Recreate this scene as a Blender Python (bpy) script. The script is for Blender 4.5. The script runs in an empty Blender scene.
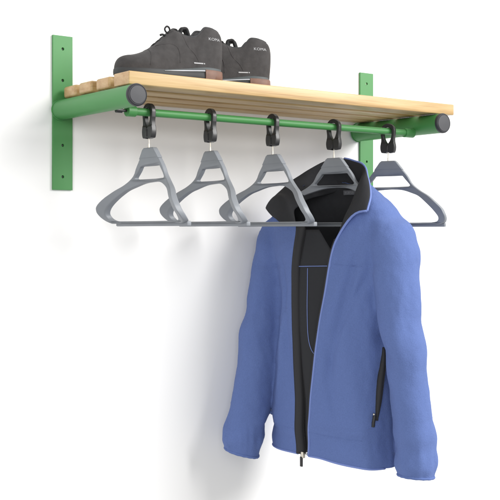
import bpy, bmesh, math, random
from mathutils import Vector, Matrix, noise
random.seed(4)
S = bpy.context.scene
COL = S.collection
PI = math.pi

# ------------------------------------------------------------------ helpers
def link(o, parent=None):
    COL.objects.link(o)
    if parent: o.parent = parent
    return o

def thing(name, label, cat, loc=(0, 0, 0), rotz=0, group=None):
    o = bpy.data.objects.new(name, None)
    o.empty_display_size = .05
    link(o)
    o.location = loc; o.rotation_euler = (0, 0, rotz)
    o['label'] = label; o['category'] = cat
    if group: o['group'] = group
    return o

def finish(me, mats, smooth=None):
    for m in (mats if isinstance(mats, (list, tuple)) else [mats]): me.materials.append(m)
    if smooth is not None:
        for p in me.polygons: p.use_smooth = True
        if smooth < 170: me.set_sharp_from_angle(angle=math.radians(smooth))
    return me

def obj(name, bm, mats, parent=None, smooth=None, shift=None):
    me = bpy.data.meshes.new(name)
    if shift is not None: bmesh.ops.translate(bm, verts=bm.verts, vec=-Vector(shift))
    bm.normal_update()
    bm.to_mesh(me); bm.free()
    finish(me, mats, smooth)
    return link(bpy.data.objects.new(name, me), parent)

def wn(o):
    m = o.modifiers.new('wn', 'WEIGHTED_NORMAL'); m.keep_sharp = True; m.weight = 80
    return o

def box(bm, lo, hi, bevel=0, seg=2):
    lo, hi = Vector(lo), Vector(hi)
    r = bmesh.ops.create_cube(bm, size=1)
    vs = r['verts']
    for v in vs: v.co = Vector([lo[i] + (v.co[i] + .5) * (hi[i] - lo[i]) for i in range(3)])
    if bevel:
        es = list({e for v in vs for e in v.link_edges})
        bmesh.ops.bevel(bm, geom=es, offset=bevel, segments=seg, profile=.5, affect='EDGES')

def catmull(pts, n=8, closed=False):
    P = [Vector(p) for p in pts]; out = []
    N = len(P)
    for i in range(N if closed else N - 1):
        if closed: a, b, c, d = P[(i - 1) % N], P[i], P[(i + 1) % N], P[(i + 2) % N]
        else: a, b, c, d = P[max(i - 1, 0)], P[i], P[i + 1], P[min(i + 2, N - 1)]
        for k in range(n):
            t = k / n
            out.append(.5 * (2 * b + (c - a) * t + (2 * a - 5 * b + 4 * c - d) * t * t + (3 * b - a - 3 * c + d) * t ** 3))
    if not closed: out.append(P[-1].copy())
    return out

def tube(bm, pts, r, seg=10, closed=False, cap=True):
    P = [Vector(p) for p in pts]; N = len(P)
    rr = r if callable(r) else (lambda t: r)
    T = []
    for i in range(N):
        a = P[(i - 1) % N] if (closed or i > 0) else P[i]
        b = P[(i + 1) % N] if (closed or i < N - 1) else P[i]
        d = b - a
        T.append(d.normalized() if d.length > 1e-9 else Vector((0, 0, 1)))
    up = Vector((0, 0, 1)) if abs(T[0].z) < .9 else Vector((1, 0, 0))
    n = (up - T[0] * up.dot(T[0])).normalized()
    rings = []
    for i in range(N):
        n = (n - T[i] * n.dot(T[i])).normalized(); b = T[i].cross(n)
        q = rr(i / max(N - 1, 1))
        rings.append([bm.verts.new(P[i] + (n * math.cos(2 * PI * k / seg) + b * math.sin(2 * PI * k / seg)) * q) for k in range(seg)])
    for i in range(N if closed else N - 1):
        A, B = rings[i], rings[(i + 1) % N]
        for k in range(seg): bm.faces.new((A[k], A[(k + 1) % seg], B[(k + 1) % seg], B[k]))
    if cap and not closed:
        bm.faces.new(list(reversed(rings[0]))); bm.faces.new(rings[-1])
    return rings

def lathe_y(bm, prof, cx, cz, seg=48):
    """profile of (y, r) turned about an axis along y"""
    rings = []
    for y, r in prof:
        rings.append([bm.verts.new((cx + r * math.cos(2 * PI * k / seg), y, cz + r * math.sin(2 * PI * k / seg))) for k in range(seg)])
    for A, B in zip(rings, rings[1:]):
        for k in range(seg): bm.faces.new((A[k], A[(k + 1) % seg], B[(k + 1) % seg], B[k]))
    bm.faces.new(list(reversed(rings[0]))); bm.faces.new(rings[-1])
    bmesh.ops.recalc_face_normals(bm, faces=bm.faces)

def plate2d(loops, half, bevel=0, res=1):
    """2D outline with holes -> solid; outline in XY, thickness along Z; returns a bmesh"""
    cu = bpy.data.curves.new('c', 'CURVE'); cu.dimensions = '2D'; cu.fill_mode = 'BOTH'
    cu.extrude = half - bevel; cu.bevel_depth = bevel; cu.bevel_resolution = res; cu.offset = -bevel
    for lp in loops:
        sp = cu.splines.new('POLY'); sp.points.add(len(lp) - 1); sp.use_cyclic_u = True
        for p, c in zip(sp.points, lp): p.co = (c[0], c[1], 0, 1)
    o = bpy.data.objects.new('c', cu); COL.objects.link(o)
    dg = bpy.context.evaluated_depsgraph_get(); dg.update()
    me = bpy.data.meshes.new_from_object(o.evaluated_get(dg))
    bm = bmesh.new(); bm.from_mesh(me)
    bpy.data.objects.remove(o); bpy.data.curves.remove(cu); bpy.data.meshes.remove(me)
    bmesh.ops.remove_doubles(bm, verts=bm.verts, dist=1e-6)
    return bm

def text_mesh(txt, size):
    cu = bpy.data.curves.new('t', 'FONT'); cu.body = txt; cu.size = size; cu.align_x = 'CENTER'; cu.resolution_u = 3
    o = bpy.data.objects.new('t', cu); COL.objects.link(o)
    dg = bpy.context.evaluated_depsgraph_get(); dg.update()
    me = bpy.data.meshes.new_from_object(o.evaluated_get(dg))
    bm = bmesh.new(); bm.from_mesh(me)
    bpy.data.objects.remove(o); bpy.data.curves.remove(cu); bpy.data.meshes.remove(me)
    return bm

def interp(x, tab):
    """piecewise smooth interpolation in a list of (x, value or tuple), x ascending"""
    if x <= tab[0][0]: return tab[0][1]
    if x >= tab[-1][0]: return tab[-1][1]
    for i in range(len(tab) - 1):
        x0, a = tab[i]; x1, b = tab[i + 1]
        if x0 <= x <= x1:
            t = (x - x0) / (x1 - x0)
            if isinstance(a, (int, float)): return a + (b - a) * t
            return tuple(p + (q - p) * t for p, q in zip(a, b))

def interp_s(x, tab):
    """Catmull-Rom version of interp for scalars or tuples"""
    if x <= tab[0][0]: return tab[0][1]
    if x >= tab[-1][0]: return tab[-1][1]
    sc = isinstance(tab[0][1], (int, float))
    V = [(k, (v,) if sc else v) for k, v in tab]
    for i in range(len(V) - 1):
        if V[i][0] <= x <= V[i + 1][0]:
            x0, b = V[i]; x1, c = V[i + 1]; h = x1 - x0; t = (x - x0) / h
            def slope(j):
                if j == 0 or j == len(V) - 1: 
                    k = 0 if j == 0 else len(V) - 2
                    return tuple((q - p) / (V[k + 1][0] - V[k][0]) for p, q in zip(V[k][1], V[k + 1][1]))
                return tuple((q - p) / (V[j + 1][0] - V[j - 1][0]) for p, q in zip(V[j - 1][1], V[j + 1][1]))
            m0, m1 = slope(i), slope(i + 1)
            r = tuple((2*t**3-3*t**2+1)*p + (t**3-2*t**2+t)*h*a + (-2*t**3+3*t**2)*q + (t**3-t**2)*h*d for p, q, a, d in zip(b, c, m0, m1))
            return r[0] if sc else r

# ------------------------------------------------------------------ materials
def mat(name, col, rough=.5, bump=None, var=None, sheen=0, metal=0, spec=.5, coat=0):
    m = bpy.data.materials.new(name); m.use_nodes = True
    nt = m.node_tree; b = nt.nodes['Principled BSDF']
    b.inputs['Base Color'].default_value = (*col, 1)
    b.inputs['Roughness'].default_value = rough
    b.inputs['Metallic'].default_value = metal
    b.inputs['Specular IOR Level'].default_value = spec
    if coat: b.inputs['Coat Weight'].default_value = coat
    if sheen:
        b.inputs['Sheen Weight'].default_value = sheen; b.inputs['Sheen Roughness'].default_value = .5
        b.inputs['Sheen Tint'].default_value = (*[min(1, c * 1.6 + .15) for c in col], 1)
    tc = nt.nodes.new('ShaderNodeTexCoord')
    if var:                                   # (scale, amount): patches of slightly different colour of the material itself
        n = nt.nodes.new('ShaderNodeTexNoise'); n.inputs['Scale'].default_value = var[0]; n.inputs['Detail'].default_value = 5
        nt.links.new(tc.outputs['Object'], n.inputs['Vector'])
        r = nt.nodes.new('ShaderNodeMapRange'); r.inputs['From Min'].default_value = .3; r.inputs['From Max'].default_value = .7
        r.inputs['To Min'].default_value = 1 - var[1]; r.inputs['To Max'].default_value = 1 + var[1]
        nt.links.new(n.outputs['Fac'], r.inputs['Value'])
        v = nt.nodes.new('ShaderNodeVectorMath'); v.operation = 'SCALE'; v.inputs[0].default_value = col
        nt.links.new(r.outputs['Result'], v.inputs['Scale']); nt.links.new(v.outputs['Vector'], b.inputs['Base Color'])
    if bump:
        prev = None
        for sc, st, dist in bump:
            n = nt.nodes.new('ShaderNodeTexNoise'); n.inputs['Scale'].default_value = sc; n.inputs['Detail'].default_value = 3
            nt.links.new(tc.outputs['Object'], n.inputs['Vector'])
            bp = nt.nodes.new('ShaderNodeBump'); bp.inputs['Strength'].default_value = st; bp.inputs['Distance'].default_value = dist
            nt.links.new(n.outputs['Fac'], bp.inputs['Height'])
            if prev: nt.links.new(prev.outputs['Normal'], bp.inputs['Normal'])
            prev = bp
        nt.links.new(prev.outputs['Normal'], b.inputs['Normal'])
    return m

def wood(name, dark, mid, light, end=False):
    m = bpy.data.materials.new(name); m.use_nodes = True
    nt = m.node_tree; b = nt.nodes['Principled BSDF']; L = nt.links.new
    tc = nt.nodes.new('ShaderNodeTexCoord'); oi = nt.nodes.new('ShaderNodeObjectInfo')
    ad = nt.nodes.new('ShaderNodeVectorMath'); ad.operation = 'ADD'
    mul = nt.nodes.new('ShaderNodeVectorMath'); mul.operation = 'SCALE'; mul.inputs[0].default_value = (9, 5, 7)
    L(oi.outputs['Random'], mul.inputs['Scale']); L(tc.outputs['Object'], ad.inputs[0]); L(mul.outputs['Vector'], ad.inputs[1])
    mp = nt.nodes.new('ShaderNodeMapping'); mp.inputs['Scale'].default_value = (2.2, 34, 60); L(ad.outputs['Vector'], mp.inputs['Vector'])
    n1 = nt.nodes.new('ShaderNodeTexNoise'); n1.inputs['Scale'].default_value = 1; n1.inputs['Detail'].default_value = 4; n1.inputs['Distortion'].default_value = .6
    L(mp.outputs['Vector'], n1.inputs['Vector'])
    mp2 = nt.nodes.new('ShaderNodeMapping'); mp2.inputs['Scale'].default_value = (14, 420, 420); L(ad.outputs['Vector'], mp2.inputs['Vector'])
    n2 = nt.nodes.new('ShaderNodeTexNoise'); n2.inputs['Scale'].default_value = 1; n2.inputs['Detail'].default_value = 2
    L(mp2.outputs['Vector'], n2.inputs['Vector'])
    mx = nt.nodes.new('ShaderNodeMath'); mx.operation = 'MULTIPLY_ADD'; mx.inputs[1].default_value = .35; 
    L(n2.outputs['Fac'], mx.inputs[0]); L(n1.outputs['Fac'], mx.inputs[2])
    cr = nt.nodes.new('ShaderNodeValToRGB'); e = cr.color_ramp
    e.elements[0].position = .45; e.elements[0].color = (*dark, 1)
    e.elements[1].position = .9; e.elements[1].color = (*light, 1)
    k = e.elements.new(.66); k.color = (*mid, 1)
    L(mx.outputs[0], cr.inputs['Fac']); L(cr.outputs['Color'], b.inputs['Base Color'])
    bp = nt.nodes.new('ShaderNodeBump'); bp.inputs['Strength'].default_value = .15; bp.inputs['Distance'].default_value = .001
    L(n2.outputs['Fac'], bp.inputs['Height']); L(bp.outputs['Normal'], b.inputs['Normal'])
    b.inputs['Roughness'].default_value = .42
    return m

M = {}
M['wall'] = mat('white_painted_wall', (.86, .86, .86), .9, bump=[(220, .06, .001)], spec=.2)
M['green'] = mat('green_powder_coat', (.052, .225, .060), .5, bump=[(900, .12, .0004)], var=(7, .05))
M['wood'] = wood('varnished_ash', (.32, .180, .068), (.46, .305, .132), (.56, .40, .20))
M['wood_end'] = wood('ash_end_grain', (.40, .235, .11), (.50, .32, .165), (.57, .40, .225))
M['cap'] = mat('black_plastic_cap', (.022, .023, .029), .5, bump=[(600, .08, .0004)])
M['clip'] = mat('black_moulded_plastic', (.017, .017, .018), .38, bump=[(500, .1, .0004)])
M['hanger'] = mat('grey_moulded_plastic', (.205, .220, .243), .52, bump=[(420, .08, .0004)], var=(14, .05))
M['steel'] = mat('bright_steel_wire', (.62, .58, .5), .3, metal=1)
M['screw'] = mat('dark_screw', (.03, .05, .035), .5)
M['fleece'] = mat('blue_fleece', (.108, .159, .362), .95, bump=[(1400, .4, .0012), (300, .4, .0018), (38, .3, .004)], var=(420, .07), sheen=.2, spec=.1)
M['piping'] = mat('light_blue_piping', (.17, .23, .50), .8, bump=[(900, .2, .0005)], spec=.2)
M['lining'] = mat('black_mesh_lining', (.030, .031, .035), .85, bump=[(1100, .4, .0006), (40, .3, .003)], spec=.2)
M['tape'] = mat('black_zip_tape', (.026, .026, .029), .7, bump=[(700, .3, .0006)], spec=.3)
M['label'] = mat('grey_woven_label', (.11, .115, .13), .8, bump=[(900, .3, .0004)])
M['thread'] = mat('pale_label_thread', (.22, .23, .25), .8)
M['suede'] = mat('charcoal_nubuck', (.057, .054, .054), .95, bump=[(900, .4, .0009), (150, .4, .0014)], var=(60, .15), sheen=.25, spec=.15)
M['shoe_dark'] = mat('black_rubber', (.030, .032, .034), .65, bump=[(400, .15, .0005)])
M['shoe_band'] = mat('grey_green_midsole', (.055, .065, .068), .6, bump=[(300, .1, .0005)])
M['shoe_brown'] = mat('brown_rubber_heel', (.155, .078, .052), .6, bump=[(260, .2, .0008)], var=(60, .15))
M['silver'] = mat('silver_grey_strip', (.46, .48, .52), .5)
M['print'] = mat('white_print', (.40, .40, .41), .7)
M['lace'] = mat('black_lace', (.014, .014, .015), .8, bump=[(1500, .4, .0005)])

# ------------------------------------------------------------------ wall (setting)
bm = bmesh.new(); box(bm, (-9, 0, -4), (11, .12, 5))
w = obj('wall', bm, M['wall']); w['kind'] = 'structure'

# ------------------------------------------------------------------ coat rack
RAIL_Y, RAIL_Z = -.25, .262
rack = thing('coat_rack', 'wall mounted green steel coat rack with slatted wooden shelf and hanging rail', 'coat rack', (.5, 0, .278))
RO = Vector((.5, 0, .278))
def circ(cx, cy, r, n=20): return [(cx + r * math.cos(2 * PI * k / n), cy + r * math.sin(2 * PI * k / n)) for k in range(n)]
for (px, tx, tf, tr, tz, cr) in ((-.02, .0, -.352, .0232, .2835, .0238), (.953, .941, -.334, .0255, .2835, .0262)):
    zT, zB = .4585, .0962
    hz = (zT - .031, zT - .105, zB + .105, zB + .031)
    cx = px + .0255
    bm = plate2d([[(px, zB), (px + .051, zB), (px + .051, zT), (px, zT)]] + [circ(cx, z, .0034) for z in hz], .003, .0006)
    for v in bm.verts: v.co = (v.co.x, -.0036 + v.co.z, v.co.y)
    bmesh.ops.recalc_face_normals(bm, faces=bm.faces)
    pl = wn(obj('wall_plate', bm, M['green'], rack, 50, RO))
    for i, z in enumerate(hz):
        bm = bmesh.new(); lathe_y(bm, [(-.0006, .0033), (-.0022, .0033), (-.0028, .0024)], cx, z, 16)
        s = obj('screw', bm, M['steel'] if (px > .5 and i == 0) else M['screw'], pl, 30, RO)
    bm = bmesh.new(); lathe_y(bm, [(-.0066, tr), (tf, tr), (tf - .0005, tr - .001)], tx, tz, 64)
    tb = obj('support_tube', bm, M['green'], rack, 30, RO)
    bm = bmesh.new()                                            # weld bead where the tube meets its plate
    tube(bm, [(tx + (tr + .0005) * math.cos(2*PI*k/48), -.0085, tz + (tr + .0005) * math.sin(2*PI*k/48)) for k in range(48)], .0016, 8, closed=True)
    obj('weld_bead', bm, M['green'], tb, 60, RO)
    bm = bmesh.new()
    lathe_y(bm, [(tf + .001, tr - .003), (tf + .001, cr), (tf - .004, cr), (tf - .0065, cr - .0012), (tf - .0075, cr - .0028), (tf - .0066, cr - .0034), (tf - .0066, cr - .0042), (tf - .0078, cr - .0052), (tf - .0082, .004)], tx, tz, 64)
    obj('end_cap', bm, M['cap'], tb, 40, RO)

# shelf slats: end grain on the end faces
def slat(y0, y1, z0, z1, bev, x0=0., x1=1.):
    bm = bmesh.new(); box(bm, (x0, y0, z0), (x1, y1, z1), bev, 3)
    bm.normal_update()
    for f in bm.faces: f.material_index = 1 if abs(f.normal.x) > .75 else 0
    return obj('shelf_slat', bm, [M['wood'], M['wood_end']], rack, 35, RO)
slat(-.3227, -.2575, .3098, .3382, .0025)
slat(-.2330, -.1720, .3098, .3372, .0065, .002, .998)
slat(-.1530, -.0925, .3098, .3372, .0065, .001, .999)
slat(-.0745, -.0155, .3098, .3372, .0065, .002, .997)

bm = bmesh.new()
tube(bm, [(.040, RAIL_Y, RAIL_Z), (.5, RAIL_Y, RAIL_Z), (.910, RAIL_Y, RAIL_Z)], .0087, 32)
rail = obj('hanging_rail', bm, M['green'], rack, 40, RO)
for xa, xb in ((.036, .058), (.886, .9185)):
    bm = bmesh.new()
    n = 12; pts = [(xa, .0122), (xb, .0122)]
    tube(bm, [(xa, RAIL_Y, RAIL_Z), (xa + .001, RAIL_Y, RAIL_Z), (xb - .001, RAIL_Y, RAIL_Z), (xb, RAIL_Y, RAIL_Z)], lambda t: .0122 if .1 < t < .9 else .0112, 28)
    obj('rail_socket', bm, M['green'], rail, 40, RO)

bm = bmesh.new(); tube(bm, [(.010, RAIL_Y, RAIL_Z), (.024, RAIL_Y, RAIL_Z)], .0058, 16); tube(bm, [(.023, RAIL_Y, RAIL_Z), (.038, RAIL_Y, RAIL_Z)], .003, 12)
obj('fixing_bolt', bm, M['clip'], rail, 40, RO)

# ------------------------------------------------------------------ hangers (local: -y towards the viewer, -x is the garment's front)
def A2L(a, f, z): return Vector((-f, -a, z))
AO = [(-.17, .150), (-.158, .162), (-.148, .172), (-.135, .171), (-.12, .162), (-.105, .144), (-.092, .125), (-.075, .092), (-.0575, .0677), (-.035, .0527), (0, .03)]
FO = [(-.165, .004), (-.158, .010), (-.148, .022), (-.135, .032), (-.12, .034), (-.105, .028), (-.092, .018), (-.075, .004), (-.0575, -.003), (-.035, -.004), (0, -.002)]
FC = [(-.165, -.006), (-.15, -.012), (-.07, -.018), (-.035, -.012), (-.02, -.007), (0, -.003)]
def dish(a, z):                                       # the body is dished: arms sweep to the garment's front, the middle sits back
    f0, f1 = interp_s(z, FC), interp_s(z, FO)
    return f0 + (f1 - f0) * min(1.05, abs(a) / interp_s(z, AO)) ** 1.5
def densify(pts, step=.006):
    out = []
    for i, p in enumerate(pts):
        q = pts[(i + 1) % len(pts)]; d = math.dist(p, q); n = max(1, int(d / step))
        for k in range(n): out.append((p[0] + (q[0] - p[0]) * k / n, p[1] + (q[1] - p[1]) * k / n))
    return out
def sym(half):                                        # half outline with a >= 0, first and last on or near a = 0
    return half + [(-a, z) for a, z in reversed(half) if a > 1e-6]
def smooth_half(h, n=5): return [(p.x, p.y) for p in catmull([(a, z, 0) for a, z in h], n)]

AP = -.082                                            # top of the hanger body below the rail axis
def make_hanger(label, loc, rot, bar_tip=False):
    t = thing('coat_hanger', label, 'coat hanger', loc, rot, 'grey hangers along the green rail')
    outer = [(0, .003), (.018, .003), (.0215, .001)] + smooth_half([(.0235, -.002), (.0527, -.035), (.0677, -.0575), (.092, -.075), (.125, -.092), (.162, -.119), (.171, -.134), (.171, -.147), (.163, -.158), (.148, -.1635)]) + [(0, -.1635)]
    inner = smooth_half([(0, -.0705), (.035, -.073), (.068, -.082), (.094, -.0925), (.130, -.119), (.148, -.138), (.150, -.148), (.143, -.155), (.125, -.158)]) + [(0, -.158)]
    hole = [(0, -.0355), (.036, -.0355)] + smooth_half([(.040, -.0365), (.048, -.046), (.060, -.0585), (.061, -.0620), (.056, -.0640)]) + [(0, -.0640)]
    bm = plate2d([densify(sym(outer)), densify(sym(inner)), densify(sym(hole))], .0058, .0022, 2)
    bmesh.ops.recalc_face_normals(bm, faces=bm.faces)
    for v in bm.verts:
        a, z, th = v.co
        k = 1 + .42 * min(1, max(0, -z - .05) / .06)
        if z < -.155 and abs(a) < .14: k = .6
        v.co = A2L(a, dish(a, z) + th * k, z + AP)
    fr = obj('frame', bm, M['hanger'], t, 40); wn(fr)
    # raised head block above the opening
    hd = [(0, .0045), (.0185, .0045), (.024, .0008), (.0405, -.0195), (0, -.0195)]
    bm = plate2d([densify(sym(hd))], .0066, .0018, 2)
    bmesh.ops.recalc_face_normals(bm, faces=bm.faces)
    for v in bm.verts: v.co = A2L(v.co.x, dish(v.co.x, v.co.y) + v.co.z, v.co.y + AP)
    wn(obj('head', bm, M['hanger'], fr, 40))
    # trouser bar clipped under the shoulders
    bm = bmesh.new(); fb = -.001
    lo, hi = A2L(.160, fb + .0055, AP - .1695), A2L(-.140, fb - .0055, AP - .1590)
    box(bm, [min(p, q) for p, q in zip(lo, hi)], [max(p, q) for p, q in zip(lo, hi)], .0022, 2)
    obj('trouser_bar', bm, M['hanger'], t, 40)
    # wire pin
    bm = bmesh.new(); tube(bm, [(0, 0, -.050), (0, 0, -.064), (.0003, 0, AP + .004)], .00125, 10)
    tube(bm, [(0, 0, AP + .0125), (0, 0, AP + .004)], .0022, 10)
    obj('wire_pin', bm, M['steel'], t, 50)
    # black captive clip round the rail
    co = [(.0205 * math.sin(u), .0205 * math.cos(u)) for u in [k * PI / 2 / 10 for k in range(11)]]
    co += smooth_half([(.0200, -.010), (.0185, -.020), (.0190, -.030), (.0208, -.040), (.0200, -.050), (.0172, -.0565)]) + [(.0055, -.0580), (.0035, -.0555), (0, -.0550)]
    ci = [(.0118 * math.sin(u), -.0015 + .0118 * math.cos(u)) for u in [k * PI / 2 / 8 for k in range(9)]]
    ci += smooth_half([(.0112, -.009), (.0095, -.018), (.0055, -.027), (0, -.0345)])
    bm = plate2d([sym(co)[:], sym(ci[:-1] + [(0, -.0345)])], .0062, .002, 2)
    bmesh.ops.recalc_face_normals(bm, faces=bm.faces)
    for v in bm.verts:
        a, z, th = v.co
        k = 1.08 if z < -.03 else .9
        v.co = A2L(a, th * k, z)
    cl = wn(obj('clip', bm, M['clip'], t, 50))
    # moulded ridge down the middle of the clip's jaw
    bm = bmesh.new()
    for sx in (-1, 1): box(bm, (sx * .0062 - .0022, -.0022, -.054), (sx * .0062 + .0022, .0022, -.037), .0012, 2)
    obj('jaw_ridge', bm, M['clip'], cl, 40)
    return t

def clone(src, label, loc, rot):
    def rec(o, parent):
        c = o.copy(); COL.objects.link(c)
        if parent: c.parent = parent
        for ch in o.children: rec(ch, c)
        return c
    c = rec(src, None)
    c.location = loc; c.rotation_euler = (0, 0, rot); c['label'] = label
    return c

h1 = make_hanger('empty grey plastic hanger nearest the capped end of the left support tube', (.0935, RAIL_Y, RAIL_Z), .0)
clone(h1, 'empty grey plastic hanger second from the left, between two other empty hangers', (.2580, RAIL_Y, RAIL_Z), -.06)
clone(h1, 'empty grey plastic hanger whose end overlaps the black shoulder of the blue jacket', (.4410, RAIL_Y, RAIL_Z), -.01)
clone(h1, 'grey plastic hanger inside the collar of the blue fleece jacket', (.6370, RAIL_Y, RAIL_Z), .21)
clone(h1, 'empty grey plastic hanger at the far right, half behind the jacket shoulder', (.8270, RAIL_Y, RAIL_Z), .35)

#JACKET-BEGIN
# ------------------------------------------------------------------ jacket on the fourth hanger
JR, JO = .15, Vector((.640, -.25, .10))
jk = thing('fleece_jacket', 'open blue fleece jacket with black lining hanging on a grey hanger', 'jacket', JO, JR)
def JL(a, f, z): return Vector((-f, -a, z - JO.z))        # a: towards the viewer, f: the garment's front, z: world height
def JI(v): return (-v.y, -v.x, v.z + JO.z)

# half outlines of the body by height: (left side, right side, back, front)
BODY = [(-.60, (-.168, .182, -.080, .112)), (-.545, (-.166, .182, -.082, .116)), (-.45, (-.161, .182, -.088, .120)), (-.30, (-.146, .181, -.090, .118)),
        (-.15, (-.146, .182, -.090, .112)), (-.06, (-.168, .198, -.090, .104)), (.0, (-.196, .206, -.086, .092)), (.035, (-.190, .194, -.076, .084)),
        (.06, (-.174, .178, -.068, .080)), (.09, (-.138, .136, -.064, .066)), (.115, (-.102, .098, -.060, .050)), (.135, (-.075, .072, -.054, .038)), (.15, (-.060, .058, -.05, .034))]
def body_pt(u, z):
    l, r, b, fr = interp_s(z, BODY)
    c, s = math.cos(u), math.sin(u); n = 2 / 2.5
    ca = math.copysign(abs(c) ** n, c); sf = math.copysign(abs(s) ** n, s)
    return ((l + r) / 2 + (r - l) / 2 * ca, (b + fr) / 2 + (fr - b) / 2 * sf, z)
SL_R = [((.140, .0, .052), .040, .046), ((.176, .006, .014), .052, .058), ((.200, .016, -.04), .056, .064), ((.217, .030, -.12), .052, .060), ((.230, .036, -.22), .048, .056),
        ((.240, .026, -.32), .047, .053), ((.245, .011, -.42), .049, .053), ((.247, .001, -.50), .051, .054), ((.247, -.002, -.552), .049, .052), ((.247, -.003, -.574), .044, .047), ((.247, -.003, -.61), .042, .045)]
SL_L = [((-.140, .0, .052), .040, .046), ((-.168, .006, .020), .050, .058), ((-.180, .018, -.03), .050, .064), ((-.181, .036, -.12), .048, .065), ((-.180, .060, -.22), .048, .066),
        ((-.179, .086, -.32), .047, .066), ((-.180, .116, -.42), .046, .063), ((-.180, .138, -.49), .046, .062), ((-.179, .148, -.530), .045, .063), ((-.177, .153, -.558), .037, .050), ((-.177, .155, -.61), .034, .046)]
def resample(sl, n=48):
    P = catmull([c for c, _, _ in sl], 8); m = len(sl) - 1
    out = []
    for i, p in enumerate(P):
        t = i / 8; k = min(int(t), m - 1); w = t - k
        out.append((p, sl[k][1] * (1 - w) + sl[k + 1][1] * w, sl[k][2] * (1 - w) + sl[k + 1][2] * w))
    return out
SR, SLF = resample(SL_R), resample(SL_L)
def loft(bm, rings):
    R = [[bm.verts.new(p) for p in r] for r in rings]; n = len(R[0])
    for A, B in zip(R, R[1:]):
        for k in range(n): bm.faces.new((A[k], A[(k + 1) % n], B[(k + 1) % n], B[k]))
    bm.faces.new(list(reversed(R[0]))); bm.faces.new(R[-1])
bm = bmesh.new()
NZ, NU = 70, 96
loft(bm, [[JL(*body_pt(2 * PI * k / NU, -.60 + .75 * i / NZ)) for k in range(NU)] for i in range(NZ + 1)])
for sl in (SR, SLF):
    rings = []
    for i, (c, ra, rf) in enumerate(sl):
        rings.append([JL(c.x + ra * math.cos(2 * PI * k / 40), c.y + rf * math.sin(2 * PI * k / 40), c.z + (0 if i > 8 else .35 * (8 - i) / 8 * -(ra * math.cos(2 * PI * k / 40)) * (1 if c.x > 0 else -1))) for k in range(40)])
    loft(bm, rings)
bmesh.ops.recalc_face_normals(bm, faces=bm.faces)
me = bpy.data.meshes.new('j'); bm.to_mesh(me); bm.free()
tmp = link(bpy.data.objects.new('j', me))
rm = tmp.modifiers.new('r', 'REMESH'); rm.mode = 'VOXEL'; rm.voxel_size = .0048
sm = tmp.modifiers.new('s', 'SMOOTH'); sm.iterations = 9; sm.factor = .5
dg = bpy.context.evaluated_depsgraph_get(); dg.update()
me2 = bpy.data.meshes.new_from_object(tmp.evaluated_get(dg))
bpy.data.objects.remove(tmp); bpy.data.meshes.remove(me)
bm = bmesh.new(); bm.from_mesh(me2); bpy.data.meshes.remove(me2)

def sdist(p, sl):                                       # normalised distance to a sleeve's axis, and the position along it
    best = (9, 0)
    for i in range(0, len(sl), 2):
        c, ra, rf = sl[i]
        d = math.sqrt(((p[0] - c.x) / ra) ** 2 + ((p[1] - c.y) / rf) ** 2 + ((p[2] - c.z) / .05) ** 2)
        if d < best[0]: best = (d, i / (len(sl) - 1))
    return best
def gauss(x, s): return math.exp(-(x / s) ** 2)
# folds of the cloth: long soft vertical drapes, slanted creases at elbows, armpits and hem
bm.normal_update()
def fold(p, n):
    a, f, z = p
    d = 0.
    low = min(1, max(0, (.06 - z) / .25))
    d += .0042 * low * noise.noise(Vector((a * 9 + z * 6, f * 9 + 5, z * 5 - a * 7)))
    d += .0062 * low * noise.noise(Vector((a * 13 + 3, f * 13, z * 2.6)))
    d += .0034 * low * noise.noise(Vector((a * 30, f * 30 + 7, z * 6.5)))
    d += .0010 * noise.noise(Vector((a * 70, f * 70, z * 45)))
    for sl, sg in ((SR, 1), (SLF, -1)):
        q, t = sdist(p, sl)
        if q < 1.6 and z < .0:
            w = min(1, max(0, (1.6 - q) / .4))
            e = gauss(z + .27, .10)
            d += w * e * .0036 * math.sin(52 * (z + .55 * sg * a + .5 * f) + 3 * noise.noise(Vector((a * 9, f * 9, z * 5))))
            d += w * gauss(z + (.545 if sg > 0 else .53), .03) * .0045 * noise.noise(Vector((a * 70, f * 70, z * 16)))
            d += w * gauss(z + .06, .06) * .0022 * math.sin(60 * (z - sg * .9 * a))
    if f > 0 and z < .05:                                # slanting drapes pulled from the shoulders and the armpits
        for a0, z0, sl_, w_, z1, z2, h in ((.150, .00, .22, .012, -.02, -.40, -.0055), (.120, -.05, .30, .018, -.10, -.34, .0045), (.075, -.30, -.10, .014, -.24, -.52, -.0040), (.165, -.10, .45, .010, -.08, -.26, -.0050),
                                           (-.105, -.05, -.16, .012, -.04, -.40, -.0050), (-.080, -.20, .10, .012, -.15, -.50, .0040)):
            win = min(1, max(0, (z1 - z) / .07)) * min(1, max(0, (z - z2) / .12))
            if win > 0: d += 1.5 * h * win * gauss(a - (a0 + sl_ * (z - z0)), w_)
    if z < -.44: d += .0030 * math.sin(z * 75 + 5 * noise.noise(Vector((a * 8, f * 8, 1)))) * gauss(z + .50, .05)
    # hem channel and chest seam pressed into the body
    if abs(a) < .2:
        d -= .0016 * gauss(z + .485 - .01 * math.sin(a * 12), .004)
        if f > 0: d -= .0016 * gauss(z + .082 - .03 * (a - .1), .0035)
    return d
off = {}
for v in bm.verts: off[v] = fold(JI(v.co), v.normal)
for v in bm.verts: v.co += v.normal * off[v]

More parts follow.
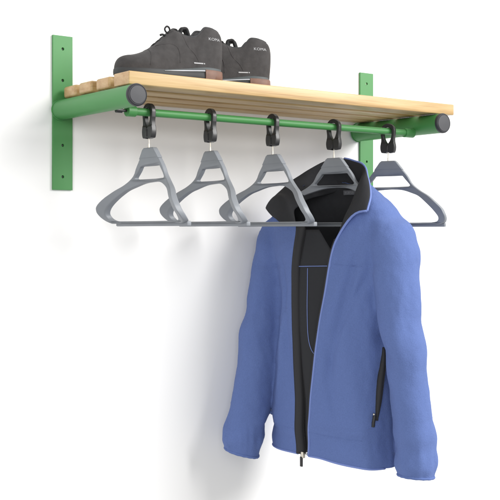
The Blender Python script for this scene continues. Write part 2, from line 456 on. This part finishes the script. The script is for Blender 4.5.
def isocut(bm, fn, region=lambda c: True):
    """split the mesh along fn = 0 (fn of jacket coordinates) inside region"""
    val = {v: fn(JI(v.co)) for v in bm.verts}
    es = [e for e in bm.edges if (val[e.verts[0]] < 0) != (val[e.verts[1]] < 0) and region(JI((e.verts[0].co + e.verts[1].co) / 2))]
    new = []
    for e in es:
        a, b = e.verts; t = val[a] / (val[a] - val[b]); t = min(.98, max(.02, t))
        ne, nv = bmesh.utils.edge_split(e, a, t); new.append(nv)
    ns = set(new)
    for f in list({f for v in new for f in v.link_faces}):
        vs = [v for v in f.verts if v in ns]
        if len(vs) == 2 and not any(set(e.verts) == set(vs) for e in f.edges):
            try: bmesh.utils.face_split(f, vs[0], vs[1])
            except ValueError: pass
    return ns
def fmean(f): return JI(f.calc_center_median())

E_R = [(-.62, .014), (-.545, .016), (-.41, .026), (-.29, .041), (-.167, .061), (-.083, .071), (-.05, .075), (-.022, .081), (.0, .091), (.02, .108), (.06, .118), (.2, .118)]
E_L = [(-.62, -.022), (-.556, -.021), (-.416, -.024), (-.245, -.041), (-.085, -.047), (.012, -.042), (.03, -.075), (.06, -.120), (.2, -.126)]
inR, inL = (lambda z: interp(z, E_R)), (lambda z: interp(z, E_L))
HEM = lambda a, f: -.548 - .02 * max(0, a - .05) / .13 - .042 * min(1, max(0, (-.030 - f) / .04)) * min(1, max(0, (.12 - a) / .06))
# open bottom of body, cuffs
isocut(bm, lambda p: p[2] - HEM(p[0], p[1]), lambda p: -.18 < p[0] < .205 and p[2] < -.5)
front = lambda p: p[1] > (.02 if p[2] < .0 else .012) and -.13 < p[0] < .16
isocut(bm, lambda p: p[0] - inL(p[2]), front)
isocut(bm, lambda p: p[0] - inR(p[2]), front)
isocut(bm, lambda p: (p[0] / .096) ** 2 + ((p[1] - .02) / .078) ** 2 - 1, lambda p: p[2] > .0)
CUF_R = lambda a, f: -.578 + .10 * (f + .003)
CUF_L = lambda a, f: -.560 + .20 * (f - .158) - .24 * (a + .177)
isocut(bm, lambda p: p[2] - CUF_R(p[0], p[1]), lambda p: p[0] > .19 and p[2] < -.5)
isocut(bm, lambda p: p[2] - CUF_L(p[0], p[1]), lambda p: p[0] < -.13 and p[2] < -.45 and sdist(p, SLF)[0] < 1.3)
kill = []
for f in bm.faces:
    a, ff, z = fmean(f)
    s1, s2 = sdist((a, ff, z), SR)[0], sdist((a, ff, z), SLF)[0]
    if front((a, ff, z)) and inL(z) < a < inR(z): kill.append(f)
    elif z > .0 and (a / .096) ** 2 + ((ff - .02) / .078) ** 2 < 1: kill.append(f)
    elif z < HEM(a, ff) and -.18 < a < .205 and (s1 > 1.06 and s2 > 1.06): kill.append(f)
    elif a > .19 and z < CUF_R(a, ff): kill.append(f)
    elif a < -.13 and s2 < 1.2 and z < CUF_L(a, ff): kill.append(f)
bmesh.ops.delete(bm, geom=kill, context='FACES')
# seam round each armhole, then part the sleeves from the body
def inside_sleeve(p, sl, sg):
    q, t = sdist(p, sl)
    seam = sg * p[0] - (.168 - .25 * min(0, p[2]) * 0)
    return min(1.16 - q, seam / .03)
iso_ns = {}
for sl, sg in ((SR, 1), (SLF, -1)): isocut(bm, lambda p: inside_sleeve(p, sl, sg), lambda p: sg * p[0] > .1)
bm.normal_update()
bm.verts.ensure_lookup_table()
VN = {v.index: v.normal.copy() for v in bm.verts}
bm.verts.index_update()
lay = bm.verts.layers.float_vector.new('vn')
for v in bm.verts: v[lay] = v.normal
cls = {}
for f in bm.faces:
    p = fmean(f)
    cls[f] = 1 if inside_sleeve(p, SR, 1) > 0 else (2 if inside_sleeve(p, SLF, -1) > 0 else 0)
def piece(name, keep, mats, inner=None, parent=jk, off=0, flip=False):
    b = bmesh.new(); l2 = b.verts.layers.float_vector.new('vn'); mp = {}
    for f in bm.faces:
        if cls[f] not in keep: continue
        if flip:
            p = fmean(f)
            if p[2] < HEM(p[0], p[1]) - .001: continue
            if p[2] < -.12 and min(sdist(p, SR)[0], sdist(p, SLF)[0]) < 1.35: continue
        vs = []
        for v in f.verts:
            if v not in mp:
                mp[v] = b.verts.new(v.co - v[lay] * off); mp[v][l2] = v[lay]
            vs.append(mp[v])
        b.faces.new(list(reversed(vs)) if flip else vs)
    if inner is not None:
        m2 = {}
        for f in list(b.faces):
            vs = []
            for v in reversed(f.verts):
                if v not in m2: m2[v] = b.verts.new(v.co - v[l2] * inner); m2[v][l2] = -Vector(v[l2])
                vs.append(m2[v])
            nf = b.faces.new(vs); nf.material_index = 1
    for f in b.faces: f.smooth = True
    me = bpy.data.meshes.new(name); b.to_mesh(me)
    nrm = [(-Vector(v[l2]) if flip else Vector(v[l2]))[:] for v in b.verts]
    b.free()
    for m in mats: me.materials.append(m)
    me.normals_split_custom_set_from_vertices(nrm)
    return link(bpy.data.objects.new(name, me), parent)
body = piece('body', (0,), [M['fleece']])
piece('sleeve', (1,), [M['fleece'], M['lining']], .003)
piece('sleeve', (2,), [M['fleece'], M['lining']], .003)
lining = piece('lining', (0,), [M['lining']], None, jk, .0035, True)

# edges of the opening, read off the cut cloth
bnd = {v for e in bm.edges if len({cls[f] for f in e.link_faces}) == 1 and len(e.link_faces) == 1 for v in e.verts}
def edge_line(fn, zmax):
    ps = [JI(v.co) for v in bnd if abs(JI(v.co)[0] - fn(JI(v.co)[2])) < .0016 and JI(v.co)[1] > .02 and JI(v.co)[2] < zmax]
    ps.sort(key=lambda p: p[2]); out = []
    for p in ps:
        if not out or p[2] - out[-1][2] > .008: out.append(p)
    return out
LR, LL = edge_line(inR, -.012), edge_line(inL, .02)
def tubeJ(name, pts, r, m, parent, seg=8):
    b = bmesh.new(); tube(b, [JL(*p) for p in pts], r, seg)
    return obj(name, b, m, parent, 180)
def smoothline(ps, k=2):
    for _ in range(k): ps = [ps[0]] + [tuple((ps[i - 1][j] + 2 * ps[i][j] + ps[i + 1][j]) / 4 for j in range(3)) for i in range(1, len(ps) - 1)] + [ps[-1]]
    return ps
LR, LL = smoothline(LR), smoothline(LL)
# zip tapes: bands standing behind each edge, with teeth along them
def ribbon(name, rows, m, parent, thick=.0016):
    b = bmesh.new(); R = [[b.verts.new(JL(*p)) for p in r] for r in rows]
    for A, B in zip(R, R[1:]):
        for k in range(len(A) - 1): b.faces.new((A[k], A[k + 1], B[k + 1], B[k]))
    bmesh.ops.recalc_face_normals(b, faces=b.faces)
    o = obj(name, b, m, parent, 180)
    s = o.modifiers.new('t', 'SOLIDIFY'); s.thickness = thick; s.offset = 0
    return o
zl = ribbon('zip_tape', [[(a - .004, f + .0015, z), (a + .004, f + .002, z), (a + .011, f - .002, z), (a + .016, f - .010, z)] for a, f, z in LL], M['tape'], body)
zr = ribbon('zip_tape', [[(a + .002, f - .004, z), (a - .004, f - .004, z), (a - .010, f - .008, z)] for a, f, z in LR], M['tape'], body)
def teeth(line, da, df, parent):
    b = bmesh.new(); P = [JL(a + da, f + df, z) for a, f, z in line]
    for p, q in zip(P, P[1:]):
        n = max(1, int((q - p).length / .0032))
        for k in range(n):
            c = p + (q - p) * (k / n); box(b, c - Vector((.0012, .0017, .0008)), c + Vector((.0012, .0017, .0008)))
    return obj('zip_teeth', b, M['clip'], parent)
teeth(LL, .0165, -.010, zl); teeth(LR, -.0108, -.008, zr)
# slider and pull at the foot of the left zip
a, f, z = LL[0]
b = bmesh.new(); c = JL(a + .012, f - .004, z - .002); box(b, c - Vector((.004, .0055, .008)), c + Vector((.004, .0055, .008)), .002)
sl_ = obj('zip_slider', b, M['steel'], zl, 40)
b = bmesh.new(); c = JL(a + .010, f - .001, z - .018); box(b, c - Vector((.002, .004, .013)), c + Vector((.002, .004, .012)), .0015)
obj('zip_pull', b, M['clip'], sl_, 40)
# hem piping along the bottom edge
hem = [JI(v.co) for v in bnd if JI(v.co)[2] < -.535 and abs(JI(v.co)[2] - HEM(JI(v.co)[0], JI(v.co)[1])) < .003 and -.16 < JI(v.co)[0] < .19]
def ang(p): return math.atan2(p[1] - .015, p[0] - .02)
hem = [p for p in hem if .022 < p[1] < .150 and sdist(p, SLF)[0] > 1.1]
hem.sort(key=ang)
for part_ in ([p for p in hem if p[0] >= LR[0][0] - .001], [p for p in hem if p[0] <= LL[0][0] + .001]):
    pts = []
    for p in part_:
        if not pts or math.dist(p, pts[-1]) > .006: pts.append(p)
    if len(pts) > 3: tubeJ('hem_binding', smoothline(pts), .0024, M['piping'], body)

# rolled elastic edge round each cuff
for nm, sl, cf, sg in (('right', SR, CUF_R, 1), ('left', SLF, CUF_L, -1)):
    ps = [JI(v.co) for v in bnd if sg * JI(v.co)[0] > .12 and JI(v.co)[2] < -.5 and abs(JI(v.co)[2] - cf(JI(v.co)[0], JI(v.co)[1])) < .002]
    if len(ps) < 20: continue
    cx = sum(p[0] for p in ps) / len(ps); cy = sum(p[1] for p in ps) / len(ps)
    ps.sort(key=lambda p: math.atan2(p[1] - cy, p[0] - cx)); q = []
    for p in ps:
        if not q or math.dist(p, q[-1]) > .004: q.append(p)
    for _ in range(4): q = [tuple((q[i - 1][j] + 2 * q[i][j] + q[(i + 1) % len(q)][j]) / 4 for j in range(3)) for i in range(len(q))]
    b = bmesh.new(); tube(b, [JL(cx + (p[0] - cx) * .99, cy + (p[1] - cy) * .99, p[2] + .0004 * math.sin(i * 1.9)) for i, p in enumerate(q)], .0036, 8, closed=True)
    sv = [o for o in jk.children if o.name.startswith('sleeve')][0 if sg > 0 else 1]
    obj('cuff_edge', b, M['fleece'], sv, 180)

# collar: stands at the back, right half leans open, left half folds out flat over the shoulder showing the black lining
BASE = [(.066, .088, -.018), (.084, .062, .030), (.078, .010, .085), (.045, -.054, .094), (-.005, -.070, .098), (-.055, -.052, .096), (-.080, .010, .080), (-.080, .045, .062), (-.078, .066, .048), (-.042, .097, .012)]
TOP = [(.168, .082, .046), (.150, .046, .086), (.106, .000, .129), (.054, -.046, .168), (-.020, -.062, .188), (-.066, -.030, .180), (-.140, .000, .134), (-.212, .018, .070), (-.200, .040, .054), (-.112, .091, .026)]
BASE[0] = (LR[-1][0], LR[-1][1] - .002, LR[-1][2] - .001)
nC = 10
B_, T_ = catmull(BASE, nC), catmull(TOP, nC)
rows = []
for i, (p, q) in enumerate(zip(B_, T_)):
    t = i / (len(B_) - 1); r = []
    for k in range(9):
        w = k / 8; c = p.lerp(q, w)
        bulge = math.sin(PI * w)
        c = c + Vector((0, 0, (.024 if t < .5 else .041 * min(1, (1 - t) / .10)) * bulge * (1 - gauss(t - .5, .22)))) + Vector((0, .008, 0)) * bulge * gauss(t - .45, .2)
        c = c + Vector((.3, .3, 1)) * .0035 * noise.noise(Vector((c.x * 22, c.y * 22, c.z * 22)))
        r.append(tuple(c))
    rows.append(r)
b = bmesh.new(); R = [[b.verts.new(JL(*p)) for p in r] for r in rows]
for A, B in zip(R, R[1:]):
    for k in range(8): b.faces.new((A[k], B[k], B[k + 1], A[k + 1]))
collar = obj('collar', b, [M['fleece'], M['lining']], jk, 180)
so = collar.modifiers.new('t', 'SOLIDIFY'); so.thickness = .006; so.offset = 0; so.material_offset = 1; so.use_rim = True; so.material_offset_rim = 1
sb = collar.modifiers.new('s', 'SUBSURF'); sb.levels = 1; sb.render_levels = 1
tubeJ('collar_piping', [r[-1] for r in rows[:int(len(rows) * .46)]], .0026, M['piping'], collar)
tubeJ('edge_piping', smoothline([(a - .0005, f - .001, z) for a, f, z in LR] + rows[0][1:], 3), .0029, M['piping'], body)
# right chest pocket zip at the side of the front panel
def on_front(a, z, out=.001):
    best = None
    for v in bm.verts:
        p = JI(v.co)
        if p[1] > .0 and cls[v.link_faces[0]] == 0 if v.link_faces else False:
            d = (p[0] - a) ** 2 + (p[2] - z) ** 2
            if best is None or d < best[0]: best = (d, v)
    v = best[1]; p = JI(v.co + v[lay] * out)
    return p
from mathutils.bvhtree import BVHTree
bvh = BVHTree.FromBMesh(bm)
def on_body(u, z, out):
    h = bvh.find_nearest(JL(*body_pt(u, z)))
    return JI(h[0] + h[1] * out)
PK = smoothline([on_body(.09 + .19 * k / 12, -.278 - .172 * k / 12, .0008) for k in range(13)], 3)
def pk_w(t): return .0035 + .006 * math.sin(PI * min(1, t * 1.05)) ** .8
b = bmesh.new(); P = catmull([JL(*p) for p in PK], 3)
rg = tube(b, P, pk_w, 12)
pocket = obj('pocket_zip', b, M['tape'], body, 180)
c = JL(*PK[-1]); b = bmesh.new(); tube(b, [c + Vector((-.008, .0, .012)), c + Vector((-.010, .002, -.004)), c + Vector((-.010, .003, -.014))], .0042, 10)
obj('zip_pull', b, M['clip'], pocket, 60)
b = bmesh.new(); bmesh.ops.create_uvsphere(b, u_segments=12, v_segments=8, radius=.0032, matrix=Matrix.Translation(c + Vector((-.0105, .0, .016))))
obj('zip_slider', b, M['steel'], pocket, 60)
# inside pocket piping and neck label on the back lining
FL = [p for p in LL if p[2] < .008]
def flap_pt(z, w):                                      # flap added along the left zip, catching light where the opening was a void
    i = min(range(len(FL)), key=lambda k: abs(FL[k][2] - z)); a, f, zz = FL[i]
    k = min(1, max(0, (.02 - z) / .10))
    return (a + .010 + (.025 + .085 * k) * w, f - .009 - (.018 + .012 * k) * w - .004 * math.sin(PI * w * 1.5 + z * 9) , z)
zs_ = [FL[-1][2] + (FL[0][2] + .004 - FL[-1][2]) * i / 60 for i in range(61)]
rows_ = []
for z in zs_: rows_.append([flap_pt(z, k / 10) for k in range(11)])
for _ in range(3): rows_ = [rows_[0]] + [[tuple((rows_[i - 1][k][j] + 2 * rows_[i][k][j] + rows_[i + 1][k][j]) / 4 for j in range(3)) for k in range(11)] for i in range(1, 60)] + [rows_[-1]]
flap = ribbon('added_lining_flap', rows_, M['lining'], lining, .0018)
def on_flap(w, z, out=.0022):
    i = min(range(61), key=lambda k: abs(rows_[k][0][2] - z)); r = rows_[i]
    x = w * 10; k = min(9, int(x)); t = x - k
    q = [r[k][j] + (r[k + 1][j] - r[k][j]) * t for j in range(3)]
    return (q[0], q[1] + out, z)
tubeJ('inner_pocket_piping', smoothline([on_flap(-.0 + k / 14 * .98, -.088 + .003 * k / 14) for k in range(15)]), .0010, M['piping'], flap)
loop_ = [(.22, -.092), (.23, -.13), (.23, -.18), (.235, -.22), (.245, -.255), (.28, -.282), (.36, -.300), (.48, -.306), (.62, -.308)]
tubeJ('inner_pocket_piping', smoothline([on_flap(p.x, p.y) for p in catmull([(a, z, 0) for a, z in loop_], 6)], 4), .0009, M['piping'], flap)
b = bmesh.new(); box(b, (-.020, -.001, -.006), (.020, .001, .006), .0008)
for v in b.verts: v.co = JL(v.co.x + .004, -.054 + v.co.y + .1 * (v.co.z), v.co.z + .098)
nl = obj('neck_label', b, M['label'], lining, 30)
b = bmesh.new()
for k in range(6):
    x0 = -.013 + .0048 * k
    for dx, dz, w_, h_ in (((0, 0, .0007, .0028), (.0012, .0018, .0012, .0006)), ((0, 0, .0007, .0028), (.0012, -.0018, .0012, .0006)), ((0, 0, .0007, .0028), (.0018, 0, .0006, .0026)))[k % 3]:
        box(b, (x0 + dx - w_, .0011, dz - h_), (x0 + dx + w_, .0015, dz + h_))
for v in b.verts: v.co = JL(v.co.x + .004, -.054 + v.co.y + .1 * v.co.z, v.co.z + .098)
obj('label_stitching', b, M['thread'], nl)

def front_at(a, z, out):
    h = bvh.ray_cast(JL(a, .4, z), Vector((1, 0, 0)))
    return None if h[0] is None else JI(h[0] + h[1] * out)
for nm, fz, alo, ahi in (('chest_seam', lambda a: -.082 + .03 * (a - .1) + .004 * math.sin(a * 30), .04, .150), ('hem_seam', lambda a: -.487 - .012 * max(0, a) / .16, .024, .150), ('hem_seam', lambda a: -.487, -.105, -.03)):
    P_ = [front_at(alo + (ahi - alo) * k / 30, fz(alo + (ahi - alo) * k / 30), -.0004) for k in range(31)]
    P_ = [q for q in P_ if q]
    tubeJ(nm, smoothline(P_), .0011, M['fleece'], body, 6)
#JACKET-END
#SHOES-BEGIN
# ------------------------------------------------------------------ shoes on the shelf (local: heel at x = 0, toe at +x, outer side at -y)
SHZ = .3384
L = .256
WID = [(0, .0), (.012, .012), (.04, .022), (.09, .0295), (.16, .0335), (.25, .0345), (.36, .0345), (.48, .037), (.60, .0425), (.70, .0455), (.78, .0455), (.86, .041), (.92, .033), (.965, .0225), (.99, .011), (1, .0)]
TOPH = [(0, .108), (.02, .113), (.05, .1165), (.10, .1195), (.155, .1215), (.20, .120), (.235, .110), (.27, .100), (.32, .0975), (.38, .100), (.43, .107), (.465, .113), (.50, .107), (.56, .094), (.62, .081), (.70, .066), (.78, .056), (.85, .0505), (.91, .048), (.955, .043), (.985, .032), (1, .018)]
OPEN = [(0, .0), (.03, .010), (.08, .019), (.15, .024), (.22, .0255), (.30, .024), (.38, .020), (.44, .014), (.48, .009), (.56, .0075), (.64, .005), (.68, .0), (1, .0)]
def shoe_side(t, k, out=0., side=-1):
    """t: heel to toe, k: 0 at the sole to 1 at the rim"""
    w, h, o = interp_s(t, WID), interp_s(t, TOPH), interp_s(t, OPEN)
    e = .72 if t > .45 else .80
    y = o + (w - o) * max(0, math.cos(k * PI / 2)) ** e * (1 + .10 * math.sin(k * PI) * (1 if t > .3 else .2)) + out
    z = .010 + (h - .010) * (math.sin(k * PI / 2) ** (e + .12) if k > 0 else 0)
    x = t * L
    if t < .3: x += (.3 - t) / .3 * (.006 * math.sin(k * PI * .9) * -1 + .004 * k * k * (1 if t < .1 else .6))
    y += .0007 * noise.noise(Vector((t * 22, k * 9, side * 3)))
    return Vector((x, side * y, z))
def k_of(t, z):
    h = interp_s(t, TOPH); e = (.72 if t > .45 else .80) + .12
    return math.asin(min(1, max(0, (z - .010) / (h - .010))) ** (1 / e)) * 2 / PI
TS = [.5 - .5 * math.cos(PI * i / 60) for i in range(61)]
def make_shoe(label, loc, rot):
    s = thing('shoe', label, 'shoe', loc, rot, 'pair of dark grey lace-up shoes')
    NK = 20
    bm = bmesh.new(); g = []
    for t in TS:
        row = [shoe_side(t, k / NK, 0, -1) for k in range(NK + 1)] + [shoe_side(t, k / NK, 0, 1) for k in range(NK, -1, -1)]
        g.append([bm.verts.new(p) for p in row])
    for A, B in zip(g, g[1:]):
        for k in range(len(A) - 1):
            mid = (A[k].co + A[k + 1].co + B[k].co + B[k + 1].co) / 4
            if k == NK and interp_s(mid.x / L, OPEN) > .002: continue
            bm.faces.new((A[k], B[k], B[k + 1], A[k + 1]))
    bmesh.ops.remove_doubles(bm, verts=bm.verts, dist=.0004)
    bmesh.ops.recalc_face_normals(bm, faces=bm.faces)
    up = obj('upper', bm, [M['suede'], M['shoe_dark']], s, 180)
    so = up.modifiers.new('t', 'SOLIDIFY'); so.thickness = .0045; so.offset = -1; so.material_offset = 1
    sb = up.modifiers.new('s', 'SUBSURF'); sb.levels = 1; sb.render_levels = 1
    # stitched overlays: heel counter, eyestay and toe seams as raised welts
    def welt(name, pts, r, m, par=up, sides=(-1, 1), sink=.0002):
        b = bmesh.new()
        for sd in sides: tube(b, [shoe_side(t, k, -sink, sd) for t, k in [(p.x, p.y) for p in catmull([(a, c, 0) for a, c in pts], 6)]], r, 6)
        return obj(name, b, m, par, 180)
    for sd in (-1, 1):
        welt('seam', [(.43, .93), (.40, .70), (.37, .50), (.30, .33), (.26, .16)], .0008, M['suede'], up, (sd,))
        welt('seam', [(.66, .80), (.60, .62), (.53, .48), (.46, .30), (.45, .14)], .0008, M['suede'], up, (sd,))
        welt('collar_binding', [(.03, .985), (.06, .995), (.12, .995), (.18, .995), (.24, .99), (.30, .985), (.38, .985), (.44, .985)], .0021, M['shoe_dark'], up, (sd,))
    b = bmesh.new()
    tube(b, [shoe_side(.715 + .03 * (k / 10) ** 2, 1 - abs(k) / 10 * .86, -.0002, 1 if k > 0 else -1) for k in range(-10, 11)], .0008, 6)
    obj('toe_seam', b, M['suede'], up, 180)
    # sole
    def sole(name, t0, t1, z0, z1, grow, m, par, n=50, smooth=40, taper=None):
        b = bmesh.new()
        ts = [t0 + (t1 - t0) * (.5 - .5 * math.cos(PI * i / n)) for i in range(n + 1)]
        rings = []
        for z, gr in ((z0, grow - .003), (z0 + .003, grow), ((z0 + z1) / 2, grow + .0006), (z1 - .0015, grow), (z1, grow - .0012)):
            half = []
            for t in ts:
                w = interp_s(t, WID); nx = 0
                if t < .06: nx = -gr * (1 - t / .06)
                if t > .94: nx = gr * (t - .94) / .06
                lift = .004 * max(0, (t - .72) / .28) ** 2
                zq = z
                if taper: zq = z0 + (z - z0) * (1 + ((taper[2] - z0 + .002) / (z1 - z0) - 1) * min(1, max(0, (t - taper[0]) / (taper[1] - taper[0]))))
                half.append((t * L + nx, w + gr * min(1, w / .02), zq + lift))
            ring = [Vector((x, -y, zz)) for x, y, zz in half] + [Vector((x, y, zz)) for x, y, zz in reversed(half)]
            rings.append([b.verts.new(p) for p in ring])
        m_ = len(rings[0])
        for A, B in zip(rings, rings[1:]):
            for k in range(m_): b.faces.new((A[k], A[(k + 1) % m_], B[(k + 1) % m_], B[k]))
        b.faces.new(list(reversed(rings[0]))); b.faces.new(rings[-1])
        bmesh.ops.remove_doubles(b, verts=b.verts, dist=1e-5)
        bmesh.ops.recalc_face_normals(b, faces=b.faces)
        return obj(name, b, m, par, smooth)
    so_ = sole('sole', 0, 1, 0, .0185, .0014, M['shoe_dark'], s, taper=(.55, 1, .0125))
    sole('midsole_band', 0, .60, .0150, .0305, .0011, M['shoe_band'], so_, 30, taper=(.20, .60, .0150))
    sole('heel_block', 0, .205, .0008, .0245, .0040, M['shoe_brown'], so_, 24)
    for sd in (-1, 1):
        b = bmesh.new(); R = []
        for i in range(31):
            t = .21 + .40 * i / 30; w = interp_s(t, WID) + .0022; hgt = .0011 * min(1, (30 - i) / 18 + .25); zc = .0215 - .0075 * (i / 30) ** 1.2
            R.append([b.verts.new((t * L, sd * (w + dy), zc + dz)) for dy, dz in ((-.002, -hgt), (.0012, -hgt), (.0012, hgt), (-.002, hgt))])
        for A, B in zip(R, R[1:]):
            for k in range(4): b.faces.new((A[k], A[(k + 1) % 4], B[(k + 1) % 4], B[k]))
        b.faces.new(list(reversed(R[0]))); b.faces.new(R[-1])
        bmesh.ops.recalc_face_normals(b, faces=b.faces)
        obj('side_strip', b, M['silver'], so_, 40)
    # tongue and laces
    b = bmesh.new(); g = []
    for i in range(21):
        t = .66 - .25 * i / 20; u = i / 20
        zc = interp_s(t, TOPH) - .004 + .006 * u * u; x = t * L + .004 * u * u
        hw = .008 + .013 * u
        g.append([b.verts.new((x, hw * q / 4, zc - .006 * (q / 4) ** 2 * (1 - .3 * u))) for q in range(-4, 5)])
    for A, B in zip(g, g[1:]):
        for k in range(8): b.faces.new((A[k], A[k + 1], B[k + 1], B[k]))
    bmesh.ops.recalc_face_normals(b, faces=b.faces)
    tg = obj('tongue', b, M['suede'], s, 180)
    so = tg.modifiers.new('t', 'SOLIDIFY'); so.thickness = .005; so.offset = 0
    for y0, x0, h in ((.012, .375, .1165), (-.012, .345, .1175)):
        b = bmesh.new()
        tube(b, catmull([((x0 + .035) * L, y0, .100), ((x0 + .028) * L, y0, h - .003), ((x0 + .005) * L, y0, h), ((x0 - .025) * L, y0, h - .001), ((x0 - .050) * L, y0, .098)], 6), .0042, 8)
        for v in b.verts: v.co.y = y0 + (v.co.y - y0) * 1.8
        obj('pull_loop', b, M['lace'], tg, 180)
    b = bmesh.new()
    for i in range(5):
        t = .645 - .042 * i; z = interp_s(t, TOPH)
        w0 = interp_s(t, OPEN) + .006
        tube(b, catmull([(t * L, -w0 - .004, z - .004), (t * L - .002, -w0, z + .0006), (t * L - .004, 0, z + .0036), (t * L - .006, w0, z + .0006), (t * L - .008, w0 + .004, z - .004)], 5), .0022, 8)
    c = Vector((.492 * L, .004, .1085))
    tube(b, catmull([c, c + Vector((.003, .003, .008)), c + Vector((.010, .006, .0105)), c + Vector((.0155, .007, .004)), c + Vector((.011, .006, -.003)), c + Vector((.002, .002, -.001))], 6), .0021, 8)
    d = Vector((.555 * L, .006, .0960))
    tube(b, catmull([d + Vector((-.006, 0, .001)), d + Vector((.003, .003, .004)), d + Vector((.010, .004, .002))], 6), .0026, 8)
    obj('laces', b, M['lace'], s, 180)
    # lettering on the heel quarter and by the sole, both sides
    b = text_mesh('KOMA', .0085); w_ = []
    for v in b.verts: w_.append(v.co.copy())
    for v, q in zip(b.verts, w_):                                   # outer side, read heel to the right
        t = .118 - q.x / L * 1.25; k_t = interp_s(t, TOPH)
        kk = k_of(t, .0925 + q.y * 1.05)
        v.co = shoe_side(max(.004, t), min(.99, kk), .0008, 1)
    obj('lettering', b, M['print'], up)
    b = bmesh.new()
    for t0, t1 in ((.212, .222), (.228, .315)):
        n = 10; R = []
        for i in range(n + 1):
            t = t0 + (t1 - t0) * i / n
            R.append([b.verts.new(shoe_side(t, k_of(t, zz), .0010, 1)) for zz in (.0365, .0392)])
        for A, B in zip(R, R[1:]): b.faces.new((A[0], A[1], B[1], B[0]))
    obj('side_print', b, M['print'], up)
    return s
# the toes point left, the outer side faces the room
make_shoe('dark grey lace-up shoe at the front edge, its whole side and toe in view', (.273, -.266, SHZ), PI - .16)
make_shoe('dark grey lace-up shoe partly hidden behind the other shoe, only its heel in view', (.438, -.238, SHZ), PI - .45)
#SHOES-END

# ------------------------------------------------------------------ light
W = bpy.data.worlds.new('World'); S.world = W; W.use_nodes = True
bg = W.node_tree.nodes['Background']; bg.inputs['Color'].default_value = (1, .997, .985, 1); bg.inputs['Strength'].default_value = .54
def area(name, loc, target, size, power, col=(1, 1, 1)):
    l = bpy.data.lights.new(name, 'AREA'); l.shape = 'SQUARE'; l.size = size; l.energy = power; l.color = col
    o = bpy.data.objects.new(name, l); COL.objects.link(o); o.location = loc
    o.rotation_euler = (Vector(target) - Vector(loc)).to_track_quat('-Z', 'Y').to_euler()
    return o
area('softbox', (3.9, -5.1, 2.9), (.5, -.1, .1), 3.8, 660, (1, .988, .97))
area('fill_softbox', (-4.2, -5.0, .9), (.5, -.1, .0), 4.0, 190, (1, .995, .985))

# ------------------------------------------------------------------ camera
cam = bpy.data.cameras.new('camera'); co = bpy.data.objects.new('camera', cam); COL.objects.link(co)
co.location = (-1.1182, -2.243, 0)
co.rotation_euler = (math.radians(90), 0, -.6422)
cam.sensor_width = 36; cam.lens = 36 * 1048.7 / 500
cam.shift_y = -(250 - 230.94) / 500
cam.clip_end = 200; cam.clip_start = .01
S.camera = co
S.view_settings.view_transform = 'Standard'; S.view_settings.look = 'None'; S.view_settings.exposure = 0; S.view_settings.gamma = 1
S.cycles.max_bounces = 8
S.render.film_transparent = False
